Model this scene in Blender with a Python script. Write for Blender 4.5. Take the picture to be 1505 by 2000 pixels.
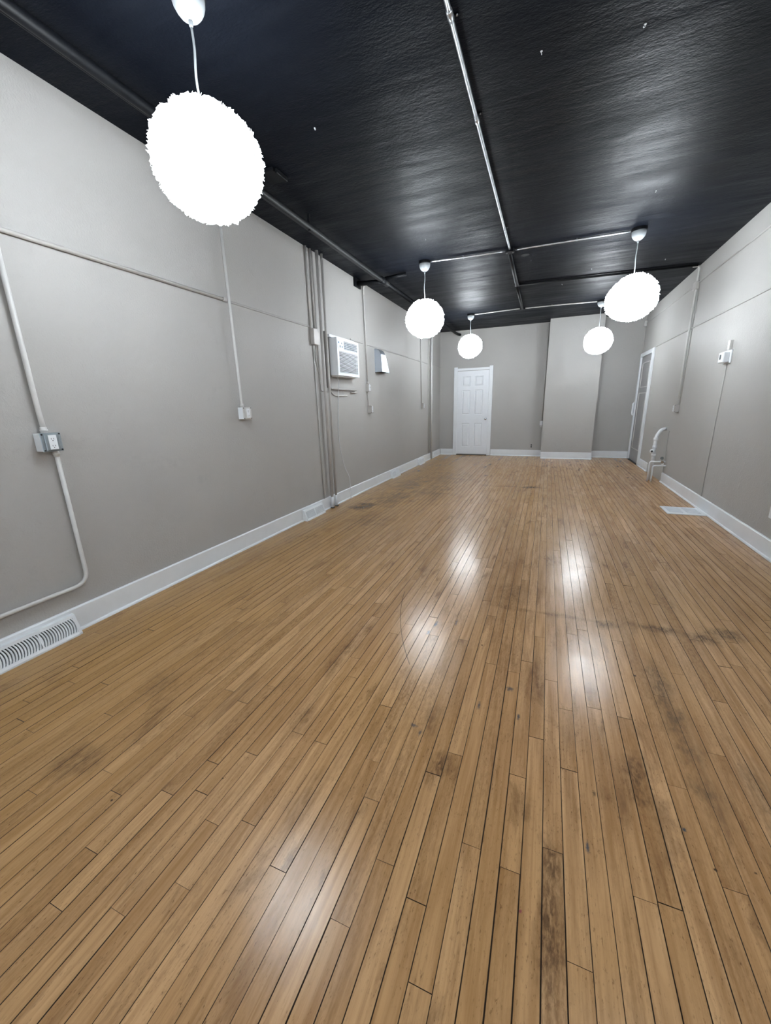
import bpy, bmesh, math, random
from mathutils import Vector, Matrix

# ------------------------------------------------------------------ clear
for o in list(bpy.data.objects):
    bpy.data.objects.remove(o, do_unlink=True)
S = bpy.context.scene
C = S.collection
PI = math.pi

# ------------------------------------------------------------------ room size (metres)
W, D, H = 4.346, 10.224, 2.985       # left wall x=0, right wall x=W, back wall y=D
Y0 = -3.2                            # street-side wall, behind the camera
CAM = Vector((2.590, 0.0, 1.280))
FWD = Vector((-0.36560809, 0.89327829, -0.26150455))
RGT = Vector((0.92790478, 0.37182575, -0.02717206))
UPV = Vector((-0.07296191, 0.25258565, 0.9648197))
FPX = 764.44                         # focal length in pixels for 1505 px width

# ------------------------------------------------------------------ camera
cd = bpy.data.cameras.new('camera')
cam = bpy.data.objects.new('camera', cd)
C.objects.link(cam)
m = Matrix((RGT, UPV, -FWD)).transposed().to_4x4()
m.translation = CAM
cam.matrix_world = m
cd.sensor_fit = 'HORIZONTAL'
cd.sensor_width = 36.0
cd.lens = 36.0 * FPX / 1505.0
cd.clip_start = 0.02
cd.clip_end = 100
S.camera = cam

# ------------------------------------------------------------------ world (overcast daylight outside the street windows)
w = bpy.data.worlds.new('world')
S.world = w
w.use_nodes = True
bg = w.node_tree.nodes['Background']
bg.inputs['Color'].default_value = (0.80, 0.90, 1.0, 1)
bg.inputs['Strength'].default_value = 1.5

# ------------------------------------------------------------------ exposure
S.view_settings.view_transform = 'Standard'
S.view_settings.look = 'None'
S.view_settings.exposure = 0.90
S.view_settings.gamma = 1.0
S.view_settings.use_curve_mapping = False
LAMP_STRENGTH = 9.0
LAMP_COLOR = (0.885, 0.95, 1.0, 1)


# ================================================================== materials
class NT:
    """small helper around a node tree"""
    def __init__(self, mat):
        self.t = mat.node_tree
        self.n = self.t.nodes
        self.l = self.t.links
        self.bsdf = self.n['Principled BSDF']

    def node(self, kind, **kw):
        nd = self.n.new(kind)
        for k, v in kw.items():
            setattr(nd, k, v)
        return nd

    def link(self, a, b):
        self.l.new(a, b)

    def math(self, op, a, b=None, c=None, clamp=False):
        nd = self.n.new('ShaderNodeMath')
        nd.operation = op
        nd.use_clamp = clamp
        for i, v in enumerate((a, b, c)):
            if v is None:
                continue
            if isinstance(v, (int, float)):
                nd.inputs[i].default_value = v
            else:
                self.link(v, nd.inputs[i])
        return nd.outputs[0]

    def scaled(self, src, scale, off=None):
        nd = self.n.new('ShaderNodeMapping')
        self.link(src, nd.inputs['Vector'])
        nd.inputs['Scale'].default_value = scale
        if off is not None:
            self.link(off, nd.inputs['Location'])
        return nd.outputs[0]

    def noise(self, vec, scale, detail=3, rough=0.5, dist=0.0):
        nd = self.n.new('ShaderNodeTexNoise')
        self.link(vec, nd.inputs['Vector'])
        nd.inputs['Scale'].default_value = scale
        nd.inputs['Detail'].default_value = detail
        nd.inputs['Roughness'].default_value = rough
        nd.inputs['Distortion'].default_value = dist
        return nd.outputs['Fac']

    def maprange(self, v, a, b, c=0.0, d=1.0):
        nd = self.n.new('ShaderNodeMapRange')
        nd.clamp = True
        self.link(v, nd.inputs['Value'])
        for k, x in zip(('From Min', 'From Max', 'To Min', 'To Max'), (a, b, c, d)):
            nd.inputs[k].default_value = x
        return nd.outputs[0]

    def mix(self, fac, a, b):
        nd = self.n.new('ShaderNodeMix')
        nd.data_type = 'RGBA'
        if isinstance(fac, (int, float)):
            nd.inputs[0].default_value = fac
        else:
            self.link(fac, nd.inputs[0])
        for i, v in ((6, a), (7, b)):
            if isinstance(v, tuple):
                nd.inputs[i].default_value = (*v, 1) if len(v) == 3 else v
            else:
                self.link(v, nd.inputs[i])
        return nd.outputs[2]

    def bump(self, h, strength, dist, prev=None):
        nd = self.n.new('ShaderNodeBump')
        self.link(h, nd.inputs['Height'])
        nd.inputs['Strength'].default_value = strength
        nd.inputs['Distance'].default_value = dist
        if prev is not None:
            self.link(prev, nd.inputs['Normal'])
        return nd.outputs[0]


def pbr(name, col, rough=0.5, metal=0.0, spec=0.5):
    mt = bpy.data.materials.new(name)
    mt.use_nodes = True
    t = NT(mt)
    t.bsdf.inputs['Base Color'].default_value = (*col, 1)
    t.bsdf.inputs['Roughness'].default_value = rough
    t.bsdf.inputs['Metallic'].default_value = metal
    t.bsdf.inputs['Specular IOR Level'].default_value = spec
    return mt, t


def painted(name, col, rough, metal=0.0, scale=40, bstr=0.15, var=0.06, spec=0.5):
    """paint or metal with a slight mottling and a fine relief"""
    mt, t = pbr(name, col, rough, metal, spec)
    pos = t.node('ShaderNodeNewGeometry').outputs['Position']
    n = t.noise(pos, scale * 0.25, 4, 0.6)
    f = t.maprange(n, 0.35, 0.65)
    c2 = tuple(c * (1 - var) for c in col)
    t.link(t.mix(f, col, c2), t.bsdf.inputs['Base Color'])
    t.link(t.bump(t.noise(pos, scale * 4, 3), bstr, 0.001), t.bsdf.inputs['Normal'])
    return mt


def wall_material(name, col, lump=1.0):
    mt, t = pbr(name, col, 0.50, 0, 0.30)
    pos = t.node('ShaderNodeNewGeometry').outputs['Position']
    big = t.noise(pos, 0.9, 3, 0.5)
    c2 = (col[0] * 0.95, col[1] * 0.95, col[2] * 0.955)
    base = t.mix(t.maprange(big, 0.35, 0.65), col, c2)
    # scuffs and grime in patches
    g = t.math('MULTIPLY', t.maprange(t.noise(pos, 1.6, 5, 0.65, 0.6), 0.60, 0.76), t.maprange(t.noise(pos, 18, 4, 0.7), 0.45, 0.7))
    base = t.mix(t.math('MULTIPLY', g, 0.35), base, (col[0] * .62, col[1] * .62, col[2] * .63))
    t.link(base, t.bsdf.inputs['Base Color'])
    b1 = t.bump(t.noise(pos, 80, 4, 0.6), 0.85 * lump, 0.0024)           # roller stipple
    patch = t.maprange(t.noise(pos, 1.3, 2), 0.42, 0.6)
    lumps = t.math('MULTIPLY', t.maprange(t.noise(pos, 17, 5, 0.65, 0.8), 0.55, 0.75), patch)
    b2 = t.bump(lumps, 0.38 * lump, 0.005, b1)                          # old plaster repairs
    b3 = t.bump(t.noise(pos, 2.2, 3, 0.5), 0.30, 0.020, b2)             # uneven trowelling
    t.link(b3, t.bsdf.inputs['Normal'])
    return mt


WALL = (0.408, 0.401, 0.385)
M = {}
M['wall'] = wall_material('greige_wall_paint', WALL)
M['conduit_paint'] = painted('painted_conduit', (0.48, 0.465, 0.445), 0.38, 0, 60, 0.2)
M['conduit_light'] = painted('off_white_pipe_paint', (0.58, 0.58, 0.565), 0.35, 0, 60, 0.2)
M['white_trim'] = painted('white_trim_paint', (0.74, 0.77, 0.80), 0.38, 0, 30, 0.15, 0.04)
M['white_plastic'] = painted('white_plastic', (0.76, 0.79, 0.82), 0.35, 0, 30, 0.03, 0.02)
M['door_white'] = painted('door_white', (0.74, 0.77, 0.81), 0.35, 0, 30, 0.10, 0.03)
M['door_grey'] = painted('door_grey', (0.31, 0.31, 0.315), 0.40, 0, 30, 0.12, 0.08)
M['galvanised'] = painted('galvanised_steel', (0.62, 0.65, 0.68), 0.34, 0.85, 90, 0.2, 0.25)
M['box_steel'] = painted('grey_steel_plate', (0.33, 0.38, 0.41), 0.40, 0.6, 90, 0.1, 0.15)
M['black_paint'] = painted('black_paint', (0.004, 0.005, 0.007), 0.5, 0, 60, 0.25, 0.25, 0.22)
M['dark'] = painted('dark_gap', (0.02, 0.022, 0.025), 0.8, 0, 20, 0.0)
M['slot'] = painted('dark_slot', (0.045, 0.055, 0.065), 0.7, 0, 20, 0.0)
M['grille_grey'] = painted('grey_louvre', (0.36, 0.42, 0.48), 0.5, 0, 20, 0.05)
M['chrome'] = painted('chrome', (0.70, 0.71, 0.73), 0.16, 1.0, 20, 0.0)
M['blue_print'] = painted('blue_print', (0.10, 0.25, 0.45), 0.5, 0, 20, 0.0)
M['cord'] = painted('white_cord', (0.66, 0.69, 0.72), 0.45, 0, 20, 0.0)
M['canopy'] = painted('light_grey_plastic', (0.36, 0.39, 0.41), 0.4, 0, 20, 0.0)
M['screen'] = painted('grey_display', (0.12, 0.14, 0.15), 0.25, 0, 20, 0.0)


def steel():
    mt, t = pbr('brushed_stainless_steel', (0.56, 0.62, 0.70), 0.30, 1.0)
    pos = t.node('ShaderNodeNewGeometry').outputs['Position']
    n = t.noise(t.scaled(pos, (260, 260, 5)), 1.0, 3)
    t.link(t.maprange(n, 0.3, 0.7, 0.30, 0.42), t.bsdf.inputs['Roughness'])
    t.link(t.bump(n, 0.08, 0.001), t.bsdf.inputs['Normal'])
    return mt


M['steel'] = steel()


def ceiling_material():
    col = (0.0030, 0.0042, 0.0074)
    mt, t = pbr('black_ceiling_paint', col, 0.42, 0, 0.16)
    t.bsdf.inputs['Specular Tint'].default_value = (0.80, 0.89, 1.0, 1)
    pos = t.node('ShaderNodeNewGeometry').outputs['Position']
    warp = t.noise(t.scaled(pos, (0.9, 0.9, 0.9)), 1.0, 2)
    streak = t.noise(t.scaled(pos, (1.3, 9.0, 1.0)), 1.0, 4, 0.55, 0.35)     # roller strokes across the room
    fine = t.noise(t.scaled(pos, (30, 60, 30)), 1.0, 4, 0.65)
    t.bsdf.inputs['IOR'].default_value = 1.33
    blot = t.noise(t.scaled(pos, (0.8, 3.0, 1.0)), 1.0, 5, 0.6, 0.6)
    r = t.math('ADD', t.maprange(streak, 0.3, 0.7, 0.36, 0.52), t.maprange(blot, 0.35, 0.65, -0.04, 0.10))
    t.link(r, t.bsdf.inputs['Roughness'])
    t.link(t.mix(t.maprange(streak, 0.35, 0.7), col, (0.0045, 0.0060, 0.0098)), t.bsdf.inputs['Base Color'])
    b = t.bump(streak, 0.36, 0.012)
    b = t.bump(fine, 0.8, 0.0035, b)
    b = t.bump(t.noise(pos, 2.0, 2), 0.5, 0.02, b)
    t.link(b, t.bsdf.inputs['Normal'])
    return mt


M['ceiling'] = ceiling_material()


def lamp_material():
    mt, t = pbr('lit_paper_shade', (0.8, 0.8, 0.8), 0.8)
    t.bsdf.inputs['Emission Color'].default_value = LAMP_COLOR
    t.bsdf.inputs['Emission Strength'].default_value = LAMP_STRENGTH
    return mt


M['lamp'] = lamp_material()


def floor_material():
    mt, t = pbr('varnished_maple', (0.45, 0.3, 0.16), 0.25, 0, 0.36)
    pos = t.node('ShaderNodeNewGeometry').outputs['Position']
    at = t.node('ShaderNodeAttribute', attribute_name='tone')
    at.attribute_type = 'GEOMETRY'
    tone = at.outputs['Fac']
    ad = t.node('ShaderNodeAttribute', attribute_name='dirt')
    ad.attribute_type = 'GEOMETRY'
    dirt = ad.outputs['Fac']
    off = t.node('ShaderNodeCombineXYZ')
    t.link(t.math('MULTIPLY', tone, 37.0), off.inputs[0])
    t.link(t.math('MULTIPLY', tone, 91.0), off.inputs[1])
    # long grain
    gv = t.scaled(pos, (95.0, 3.2, 1.0), off.outputs[0])
    grain = t.noise(gv, 1.0, 5, 0.6, 0.4)
    gv2 = t.scaled(pos, (26.0, 1.7, 1.0), off.outputs[0])
    figure = t.noise(gv2, 1.0, 3, 0.5, 1.0)
    light = (0.610, 0.375, 0.195)
    mid = (0.480, 0.278, 0.130)
    deep = (0.275, 0.135, 0.052)
    # tone spread between boards
    c = t.mix(t.maprange(tone, 0.05, 0.95), mid, light)
    c = t.mix(t.math('MULTIPLY', t.maprange(figure, 0.42, 0.70), 0.60), c, deep)
    c = t.mix(t.math('MULTIPLY', t.maprange(grain, 0.45, 0.72), 0.55), c, deep)
    # amber old varnish in wide areas
    amber = t.maprange(t.noise(pos, 0.55, 3, 0.5), 0.42, 0.66)
    sep = t.node('ShaderNodeSeparateXYZ')
    t.link(pos, sep.inputs[0])
    leftside = t.maprange(sep.outputs[0], 0.2, 2.1, 0.75, 0.0)
    amber = t.math('MAXIMUM', t.math('MULTIPLY', amber, 0.35), leftside)
    c = t.mix(amber, c, t.mix(t.math('MULTIPLY', grain, 0.8), (0.48, 0.280, 0.095), (0.28, 0.150, 0.042)))
    # worn-in dirt: broken streaks along the grain
    wear = t.noise(t.scaled(pos, (10.0, 2.6, 1.0), off.outputs[0]), 1.0, 6, 0.72, 0.6)
    area = t.maprange(t.noise(pos, 1.7, 4, 0.6), 0.38, 0.70)
    spec_ = t.noise(t.scaled(pos, (190, 55, 1)), 1.0, 4, 0.7)
    speck = t.math('MULTIPLY', t.maprange(spec_, 0.56, 0.68), t.maprange(wear, 0.40, 0.58))
    wm = t.math('MULTIPLY', t.maprange(wear, 0.52, 0.70), t.maprange(area, 0, 1, 0.30, 1.0))
    clump0 = t.maprange(t.noise(t.scaled(pos, (120, 34, 1)), 1.0, 5, 0.7, 0.5), 0.44, 0.60, 0.25, 1.0)
    dm = t.math('MULTIPLY', t.math('MULTIPLY', dirt, clump0), t.maprange(wear, 0.32, 0.66, 0.25, 1.0))
    allw = t.math('MAXIMUM', t.math('MULTIPLY', wm, 0.95), t.math('MULTIPLY', speck, 0.9))
    allw = t.math('MAXIMUM', allw, t.math('MULTIPLY', dm, 0.85))
    c = t.mix(allw, c, (0.105, 0.050, 0.022))

    # stains with a place of their own: (x, y, radius across, radius along, strength, colour)
    brown = (0.085, 0.045, 0.022)
    grey = (0.110, 0.074, 0.042)
    blue = (0.035, 0.060, 0.085)
    black = (0.030, 0.022, 0.016)
    jit = t.noise(pos, 55, 4, 0.7)
    clump = t.maprange(t.noise(t.scaled(pos, (85, 26, 1)), 1.0, 5, 0.7, 0.5), 0.42, 0.58, 0.36, 1.0)
    jit2 = t.noise(pos, 5.5, 4, 0.65)
    marks = [
        (0.62, 5.05, 0.26, 0.55, 0.70, grey, 0), (0.40, 4.55, 0.14, 0.24, 0.95, black, 0), (1.05, 5.6, 0.35, 0.5, 0.55, grey, 0),
        (0.95, 6.7, 0.45, 0.9, 0.45, grey, 0), (0.52, 6.1, 0.25, 0.6, 0.55, grey, 0), (0.75, 4.0, 0.22, 0.35, 0.45, brown, 0),
        (2.46, 6.36, 0.16, 0.10, 0.85, brown, 0), (2.10, 6.35, 0.45, 0.05, 0.45, brown, 0),
        (3.28, 2.42, 0.14, 0.045, 0.8, black, 0), (3.46, 2.40, 0.08, 0.06, 0.85, black, 0), (3.62, 2.48, 0.11, 0.06, 0.7, black, 0),
        (2.72, 2.40, 0.30, 0.028, 0.7, brown, 0), (3.00, 2.38, 0.07, 0.05, 0.7, black, 0), (2.42, 2.65, 0.16, 0.25, 0.4, brown, 0),
        (3.16, 1.82, 0.045, 0.42, 0.75, grey, 0), (3.19, 1.45, 0.05, 0.25, 0.6, grey, 0), (3.34, 1.25, 0.045, 0.35, 0.5, grey, 0),
        (2.97, 1.30, 0.05, 0.13, 0.85, brown, 0), (3.02, 1.16, 0.07, 0.10, 0.6, brown, 0), (2.69, 0.80, 0.035, 0.22, 0.8, brown, 0),
        (2.69, 0.93, 0.032, 0.035, 0.8, brown, 0), (2.62, 1.05, 0.02, 0.05, 0.8, brown, 0), (2.32, 1.13, 0.035, 0.07, 0.9, brown, 0),
        (2.24, 1.32, 0.03, 0.10, 0.5, brown, 0), (1.66, 1.62, 0.05, 0.3, 0.5, brown, 0), (1.72, 1.15, 0.035, 0.12, 0.5, brown, 0),
        (1.92, 0.85, 0.03, 0.10, 0.4, brown, 0), (0.95, 1.05, 0.10, 0.12, 0.5, brown, 0), (1.02, 0.66, 0.08, 0.08, 0.5, brown, 0),
        (2.056, 2.05, 0.012, 0.05, 0.95, blue, 1), (2.040, 1.955, 0.012, 0.03, 0.95, blue, 1), (2.52, 1.628, 0.018, 0.024, 0.8, blue, 1),
        (2.404, 1.473, 0.008, 0.035, 0.8, blue, 1), (2.569, 1.464, 0.008, 0.024, 0.9, blue, 1), (2.170, 1.27, 0.020, 0.012, 0.8, blue, 1),
        (2.205, 1.240, 0.008, 0.022, 0.7, blue, 1), (2.794, 1.010, 0.007, 0.028, 0.95, blue, 1), (3.071, 1.921, 0.009, 0.010, 1.0, black, 1),
        (3.073, 1.167, 0.008, 0.009, 1.0, blue, 1), (2.17, 2.11, 0.008, 0.05, 0.8, blue, 1), (2.35, 1.93, 0.006, 0.012, 0.9, black, 1),
        (2.618, 0.778, 0.006, 0.007, 0.9, (0.25, 0.05, 0.08), 1), (1.60, 0.80, 0.005, 0.005, 1, black, 1), (3.12, 1.07, 0.006, 0.006, 1, black, 1),
        (3.22, 1.10, 0.006, 0.006, 1, black, 1), (2.83, 1.20, 0.008, 0.015, 0.9, grey, 1), (1.30, 0.60, 0.007, 0.006, 1, black, 1),
    ]
    for (x, y, rx, ry, st, colr, fine) in marks:
        mp = t.node('ShaderNodeMapping')
        t.link(pos, mp.inputs['Vector'])
        mp.inputs['Location'].default_value = (-x / rx, -y / ry, 0)
        mp.inputs['Scale'].default_value = (1 / rx, 1 / ry, 0)
        ln = t.node('ShaderNodeVectorMath', operation='LENGTH')
        t.link(mp.outputs[0], ln.inputs[0])
        j = jit if fine else jit2
        d = t.math('ADD', ln.outputs['Value'], t.math('MULTIPLY', t.math('SUBTRACT', j, 0.5), 2.2 if fine else 3.6))
        if fine:
            mk = t.maprange(d, 0.3, 0.9, st * 0.9, 0.0)
        else:
            mk = t.math('MULTIPLY', t.maprange(d, 0.1, 1.25, st, 0.0), clump)
        c = t.mix(mk, c, colr)
    # one long curved scratch
    vd = t.node('ShaderNodeVectorMath', operation='DISTANCE')
    t.link(t.scaled(pos, (1, 1, 0)), vd.inputs[0])
    vd.inputs[1].default_value = (3.8807, 2.7825, 0)
    arc = t.math('ABSOLUTE', t.math('SUBTRACT', vd.outputs['Value'], 2.1763))
    arc = t.maprange(arc, 0.0008, 0.0030, 0.75, 0.0)
    arc = t.math('MULTIPLY', arc, t.math('MULTIPLY', t.math('LESS_THAN', sep.outputs[0], 2.03), t.math('GREATER_THAN', sep.outputs[1], 1.62)))
    arc = t.math('MULTIPLY', arc, t.math('LESS_THAN', sep.outputs[1], 2.40))
    c = t.mix(arc, c, black)
    t.link(c, t.bsdf.inputs['Base Color'])
    t.link(t.maprange(t.noise(pos, 7, 4, 0.6), 0.3, 0.7, 0.205, 0.265), t.bsdf.inputs['Roughness'])
    b = t.bump(grain, 0.12, 0.0010)
    b = t.bump(t.noise(pos, 14, 3, 0.5), 0.25, 0.0016, b)
    t.link(b, t.bsdf.inputs['Normal'])
    return mt


M['floor'] = floor_material()
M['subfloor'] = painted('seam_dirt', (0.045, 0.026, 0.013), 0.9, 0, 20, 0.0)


def glass():
    mt, t = pbr('window_glass', (1, 1, 1), 0.02)
    t.bsdf.inputs['Transmission Weight'].default_value = 1.0
    t.bsdf.inputs['IOR'].default_value = 1.45
    return mt


M['glass'] = glass()


# ================================================================== mesh helpers
def link_mesh(name, bm, mat, parent=None, smooth=False):
    me = bpy.data.meshes.new(name)
    bmesh.ops.recalc_face_normals(bm, faces=bm.faces)
    bm.to_mesh(me)
    bm.free()
    if smooth:
        for p in me.polygons:
            p.use_smooth = True
    if mat is not None:
        me.materials.append(M[mat] if isinstance(mat, str) else mat)
    o = bpy.data.objects.new(name, me)
    C.objects.link(o)
    if parent is not None:
        o.parent = parent
        o.matrix_parent_inverse = parent.matrix_world.inverted()
    return o


def add_box(bm, lo, hi, bevel=0.0):
    x0, y0, z0 = (min(a, b) for a, b in zip(lo, hi))
    x1, y1, z1 = (max(a, b) for a, b in zip(lo, hi))
    vs = [bm.verts.new(p) for p in ((x0, y0, z0), (x1, y0, z0), (x1, y1, z0), (x0, y1, z0), (x0, y0, z1), (x1, y0, z1), (x1, y1, z1), (x0, y1, z1))]
    fs = [bm.faces.new([vs[i] for i in f]) for f in ((3, 2, 1, 0), (4, 5, 6, 7), (0, 1, 5, 4), (1, 2, 6, 5), (2, 3, 7, 6), (3, 0, 4, 7))]
    if bevel > 0:
        es = list({e for f in fs for e in f.edges})
        bmesh.ops.bevel(bm, geom=es, offset=bevel, segments=1, affect='EDGES', profile=0.5)
    return fs


def box(name, lo, hi, mat, parent=None, bevel=0.0):
    bm = bmesh.new()
    add_box(bm, lo, hi, bevel)
    return link_mesh(name, bm, mat, parent)


def smooth_path(pts, rad=0.05, n=6):
    """round off the corners of a polyline"""
    pts = [Vector(p) for p in pts]
    out = [pts[0]]
    for a, b, c in zip(pts, pts[1:], pts[2:]):
        r = min(rad, (b - a).length * 0.45, (c - b).length * 0.45)
        p, q = b + (a - b).normalized() * r, b + (c - b).normalized() * r
        for i in range(n + 1):
            s = i / n
            out.append(p.lerp(b, s).lerp(b.lerp(q, s), s))
    out.append(pts[-1])
    return out


def add_tube(bm, pts, r, seg=12, cap=True):
    pts = [Vector(p) for p in pts]
    rings = []
    up = None
    for i, p in enumerate(pts):
        t = (pts[min(i + 1, len(pts) - 1)] - pts[max(i - 1, 0)]).normalized()
        if up is None:
            up = Vector((0, 0, 1)) if abs(t.z) < 0.9 else Vector((1, 0, 0))
        s = t.cross(up).normalized()
        up = s.cross(t).normalized()
        rr = r[i] if isinstance(r, (list, tuple)) else r
        rings.append([bm.verts.new(p + (s * math.cos(a) + up * math.sin(a)) * rr) for a in (2 * PI * k / seg for k in range(seg))])
    for A, B in zip(rings, rings[1:]):
        for k in range(seg):
            bm.faces.new((A[k], A[(k + 1) % seg], B[(k + 1) % seg], B[k]))
    if cap:
        bm.faces.new(rings[0][::-1])
        bm.faces.new(rings[-1])


def tube(name, pts, r, mat, parent=None, rad=0.05, seg=12, smooth=True):
    bm = bmesh.new()
    add_tube(bm, smooth_path(pts, rad) if len(pts) > 2 else pts, r, seg)
    return link_mesh(name, bm, mat, parent, smooth)


def add_lathe(bm, prof, centre, seg=24):
    """prof: list of (radius, z); turned about a vertical axis"""
    rings = []
    for r, z in prof:
        rings.append([bm.verts.new((centre[0] + r * math.cos(2 * PI * k / seg), centre[1] + r * math.sin(2 * PI * k / seg), centre[2] + z)) for k in range(seg)])
    for A, B in zip(rings, rings[1:]):
        for k in range(seg):
            bm.faces.new((A[k], A[(k + 1) % seg], B[(k + 1) % seg], B[k]))
    bm.faces.new(rings[0])
    bm.faces.new(rings[-1])


def add_prism(bm, poly, axis, a, b):
    """poly in the two other axes (cyclic order), extruded along axis from a to b"""
    def P(u, v, t):
        return {0: (t, u, v), 1: (u, t, v), 2: (u, v, t)}[axis]
    A = [bm.verts.new(P(u, v, a)) for u, v in poly]
    B = [bm.verts.new(P(u, v, b)) for u, v in poly]
    n = len(poly)
    for k in range(n):
        bm.faces.new((A[k], A[(k + 1) % n], B[(k + 1) % n], B[k]))
    bm.faces.new(A[::-1])
    bm.faces.new(B)


def prism(name, poly, axis, a, b, mat, parent=None, smooth=False):
    bm = bmesh.new()
    add_prism(bm, poly, axis, a, b)
    return link_mesh(name, bm, mat, parent, smooth)


def thing(name, label, cat, loc, group=None):
    o = bpy.data.objects.new(name, None)
    o.empty_display_size = 0.1
    C.objects.link(o)
    o.location = loc
    bpy.context.view_layer.update()
    o['label'] = label
    o['category'] = cat
    if group:
        o['group'] = group
    return o


def tag(o, label, cat, group=None):
    o['label'] = label
    o['category'] = cat
    if group:
        o['group'] = group
    return o


def structure(o):
    o['kind'] = 'structure'
    return o


# ================================================================== shell
T = 0.15
box_ = lambda n, lo, hi, m_: structure(box(n, lo, hi, m_))
box_('wall_left', (-T, Y0 - T, -0.1), (0, D + T, H + 0.1), 'wall')
box_('wall_right', (W, Y0 - T, -0.1), (W + T, D + T, H + 0.1), 'wall')
box_('wall_back', (0, D, -0.1), (W, D + T, H + 0.1), 'wall')
CX0, CX1, CY = 2.504, 3.556, 9.839
box_('wall_chase', (CX0, CY, 0.0), (CX1, D, H), 'wall')
box_('ceiling', (-T, Y0 - T, H), (W + T, D + T, H + T), 'ceiling')
# street front behind the camera, with two large shop windows and a door gap filled by a third pane
bm = bmesh.new()
for lo, hi in (((0, Y0 - T, 0), (W, Y0, 0.55)), ((0, Y0 - T, 2.55), (W, Y0, H)), ((0, Y0 - T, 0.55), (0.25, Y0, 2.55)), ((2.05, Y0 - T, 0.55), (2.30, Y0, 2.55)), ((W - 0.25, Y0 - T, 0.55), (W, Y0, 2.55))):
    add_box(bm, lo, hi)
structure(link_mesh('wall_front', bm, 'wall'))
for n, (a, b) in enumerate(((0.25, 2.05), (2.30, W - 0.25)), 1):
    wd = bpy.data.objects.new('window_%d' % n, None)
    C.objects.link(wd)
    wd.location = ((a + b) / 2, Y0 - T / 2, 0.55)
    wd['kind'] = 'structure'
    bpy.context.view_layer.update()
    bm = bmesh.new()
    f = 0.05
    for lo, hi in (((a, Y0 - 0.10, 0.55), (b, Y0 - 0.04, 0.55 + f)), ((a, Y0 - 0.10, 2.55 - f), (b, Y0 - 0.04, 2.55)), ((a, Y0 - 0.10, 0.55 + f), (a + f, Y0 - 0.04, 2.55 - f)), ((b - f, Y0 - 0.10, 0.55 + f), (b, Y0 - 0.04, 2.55 - f))):
        add_box(bm, lo, hi)
    link_mesh('window_frame', bm, 'white_trim', wd)
    box('pane', (a + f, Y0 - 0.075, 0.55 + f), (b - f, Y0 - 0.069, 2.55 - f), 'glass', wd)

# ------------------------------------------------------------------ baseboards
HB, TB = 0.149, 0.018


def base_profile(sign, x):
    # cross-section (distance from wall, z): board with eased top and quarter-round shoe
    pr = [(0, 0), (TB + 0.014, 0), (TB + 0.013, 0.008), (TB + 0.009, 0.014), (TB, 0.017), (TB, HB - 0.006), (TB - 0.006, HB), (0, HB)]
    return [(x + sign * u, v) for u, v in pr]


def baseboard_y(name, x, sign, y0, y1):
    bm = bmesh.new()
    add_prism(bm, base_profile(sign, x), 1, y0, y1)
    return structure(link_mesh(name, bm, 'white_trim'))


def baseboard_x(name, y, x0, x1):
    bm = bmesh.new()
    pr = base_profile(-1, y)
    add_prism(bm, pr, 0, x0, x1)
    return structure(link_mesh(name, bm, 'white_trim'))


baseboard_y('baseboard_left', 0, 1, Y0, D)
baseboard_y('baseboard_right', W, -1, Y0, 7.30)
baseboard_y('baseboard_right_far', W, -1, 8.30, 9.02)
baseboard_x('baseboard_back', D, 0.034, 0.362)
baseboard_x('baseboard_back_middle', D, 1.318, CX0)
baseboard_x('baseboard_chase', CY, CX0, CX1)
baseboard_y('baseboard_chase_side', CX1, 1, CY, D - 0.034)
baseboard_x('baseboard_back_corner', D, CX1 + 0.034, W)

# ================================================================== floor of maple strips
PITCH, PH = 0.0564, 0.0193
JOINTS = [(2.189, .589), (2.359, .702), (2.245, .758), (1.965, .632), (2.467, .891), (2.300, 1.082), (2.581, 1.178), (2.079, 1.056), (1.793, .707),
          (1.623, .920), (1.739, 1.067), (1.852, 1.058), (2.355, 1.191), (2.639, 1.375), (2.696, .963), (2.133, 1.505), (2.017, 1.328), (1.791, 1.451),
          (1.741, 1.592), (2.246, 1.945), (2.476, 2.737), (2.694, 1.75), (2.639, 2.115), (2.410, 1.782), (2.757, 1.576), (2.865, 1.625), (2.976, 1.608),
          (1.470, 2.105), (1.570, 1.992), (3.088, 2.987), (3.090, 1.325), (3.547, 2.169), (3.604, 2.399), (3.265, 2.003), (3.426, 2.362), (2.922, .920),
          (2.752, .719), (3.149, 1.028), (1.012, .520), (1.291, .625), (1.463, .689), (1.571, .732), (1.178, .669), (1.409, .470), (1.686, .666),
          (1.512, .838), (1.281, 1.167), (1.397, 1.128), (1.232, .980), (.895, .862), (.566, .704), (1.119, 1.229), (.438, .781), (.663, .992),
          (1.746, .502), (1.634, .397)]
strips = {}
for x, y in JOINTS:
    strips.setdefault(int(math.floor((x - PH) / PITCH)), []).append(y)
DIRTY = {(2.696, 0.8): 0.9, (3.09, 1.9): 0.55, (3.16, 1.6): 0.85, (3.15, 1.2): 0.6, (2.585, 1.3): 0.35, (2.47, 1.05): 0.25, (2.24, 0.95): 0.25,
         (2.97, 1.2): 0.55, (3.31, 1.3): 0.45, (3.37, 1.7): 0.35, (1.68, 1.0): 0.3, (1.35, 0.9): 0.3, (1.52, 0.62): 0.35, (1.63, 0.6): 0.2,
         (2.30, 1.3): 0.35, (2.41, 2.4): 0.4, (2.30, 2.6): 0.45, (2.47, 2.4): 0.5, (0.9, 1.2): 0.4, (3.43, 2.0): 0.4}
rng = random.Random(11)


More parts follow.
